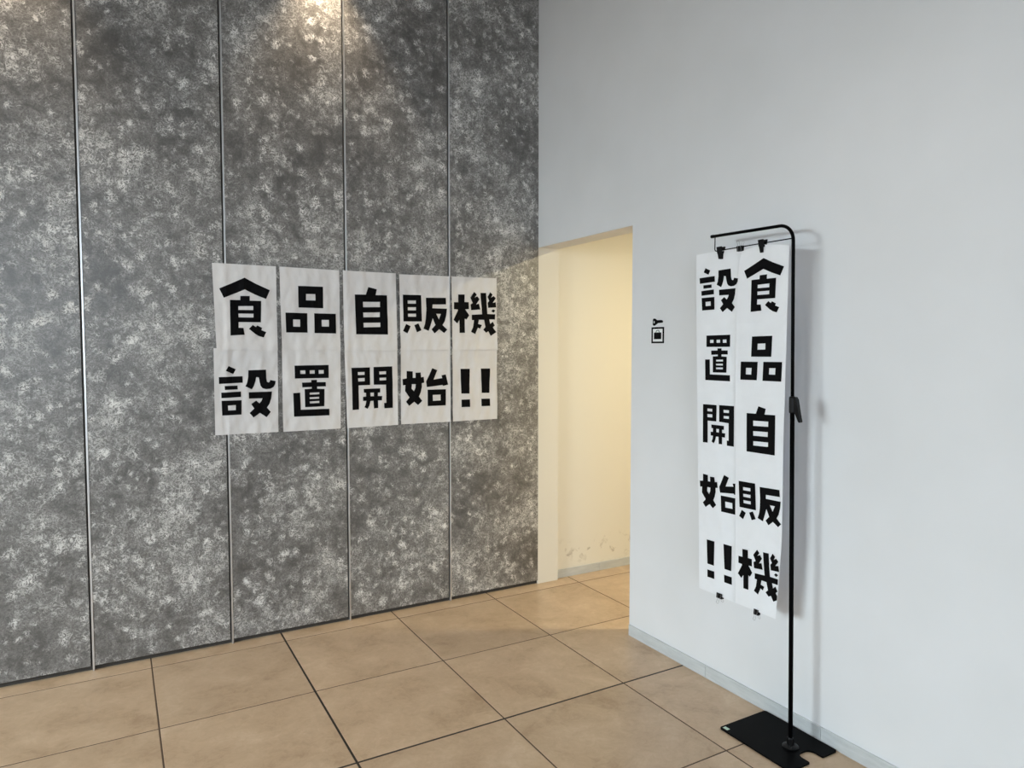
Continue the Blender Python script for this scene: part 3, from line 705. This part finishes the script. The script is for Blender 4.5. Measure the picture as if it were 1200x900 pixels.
def binder_clip(x, y, z, wdt, label, flip=False):
    e = empty('binder_clip', (x, y, z)); tag(e, label, 'binder clip', 'small binder clips holding the strips')
    s = -1 if flip else 1          # s = 1: spine above the paper edge, handles folded to the side of the mouth
    bm = bmesh.new(); f = lambda a, b, c: (a, c, b)
    H = 0.021
    o_ = [(-0.0070, 0.0), (0.0070, 0.0), (0.0048, s * H), (0.0034, s * H), (0.0052, s * 0.0016), (-0.0052, s * 0.0016), (-0.0034, s * H), (-0.0048, s * H)]
    add_prism(bm, o_, -wdt / 2, wdt / 2, f)
    from_bm('clip_body', bm, M_PLASTIC, e)
    for side in (-1, 1):
        bm = bmesh.new()
        h = wdt * 0.30; L = 0.026
        p0 = [(side * 0.0044, -h, s * 0.0205), (side * 0.0064, -h * 0.95, s * 0.006), (side * 0.0115, -h * 0.55, -s * 0.008), (side * 0.0135, -h * 0.75, -s * 0.013)]
        ring = [(side * 0.0145, h * 0.8 * math.cos(math.radians(a)), -s * (0.014 + 0.006 * math.sin(math.radians(a)))) for a in (180, 150, 120, 90, 60, 30, 0)]
        p1 = [(q[0], -q[1], q[2]) for q in reversed(p0)]
        add_tube(bm, p0 + ring + p1, 0.0006, 6)
        from_bm('wire_handle', bm, M_WIRE, e)
    return e
binder_clip(2.1660, 1.977, 1.9055, 0.027, 'small black binder clip joining both strips at the top', flip=True)
binder_clip(strip_x('left', 2.061, 0.472) - 0.0002, 2.061, 0.4610, 0.029, 'small black binder clip under the exclamation marks, at the bottom of the left strip')
binder_clip(strip_x('right', 1.859, 0.472) - 0.0002, 1.859, 0.4610, 0.022, 'small black binder clip under the character 機, at the bottom of the right strip')

# ------------------------------------------------------------------ locker pictogram on the white wall
ic = empty('locker_pictogram', (U0, 2.626, 1.525)); tag(ic, 'black coin locker pictogram of key and bag on the white wall beside doorway', 'sign')
def icon_part(name, polys, mat, x_out, x_in=0.0):
    bm = bmesh.new()
    for outer, holes in polys:
        loops = [[Vector((p[0], p[1], 0)) for p in lp] for lp in [outer] + holes]
        flat = [p for lp in loops for p in lp]
        tris = tessellate_polygon(loops)
        fr = [bm.verts.new((U0 - x_out, p.x, p.y)) for p in flat]; bk = [bm.verts.new((U0 - x_in, p.x, p.y)) for p in flat]
        for t in tris:
            bm.faces.new([fr[i] for i in t]); bm.faces.new([bk[i] for i in reversed(t)])
        k = 0
        for lp in loops:
            n = len(lp)
            for i in range(n):
                a, b = k + i, k + (i + 1) % n
                bm.faces.new((fr[a], fr[b], bk[b], bk[a]))
            k += n
    o = from_bm(name, bm, mat, ic); o.matrix_parent_inverse = Matrix.Translation(-Vector(ic.location)); return o
OUT = [(2.6715, 1.605), (2.5810, 1.605), (2.5810, 1.526), (2.6715, 1.526)]
INN = [(2.6612, 1.5962), (2.5912, 1.5962), (2.5912, 1.5345), (2.6612, 1.5345)]
icon_part('locker_face', [(INN, [])], M_SIGNWHITE, 0.0008)
icon_part('locker_frame', [(OUT, [INN])], M_INK, 0.0016)
icon_part('bag_symbol', [([(2.6525, 1.5785), (2.6005, 1.5785), (2.6005, 1.5462), (2.6525, 1.5462)], []),
                         ([(2.640, 1.5785), (2.6365, 1.5875), (2.6310, 1.5905), (2.6220, 1.5905), (2.6165, 1.5875), (2.6130, 1.5785), (2.6160, 1.5785), (2.6190, 1.5860), (2.6230, 1.5880), (2.6300, 1.5880), (2.6340, 1.5860), (2.6370, 1.5785)], [])], M_INK, 0.0018, 0.0008)
KEY = [(2.6625, 1.6415), (2.6590, 1.6465), (2.6526, 1.6481), (2.6440, 1.6462), (2.6394, 1.6440), (2.6316, 1.6385), (2.6067, 1.6390), (2.5960, 1.6378), (2.5890, 1.6330), (2.5890, 1.6290), (2.5940, 1.6256), (2.6256, 1.6240), (2.6390, 1.6170), (2.6460, 1.6130), (2.6530, 1.6120), (2.6604, 1.6145), (2.6625, 1.6180)]
HOLE = [(2.6535 + 0.0052 * math.cos(math.radians(a)), 1.6296 + 0.0065 * math.sin(math.radians(a))) for a in range(0, 360, 30)]
icon_part('key_symbol', [(KEY, [HOLE])], M_INK, 0.0016)
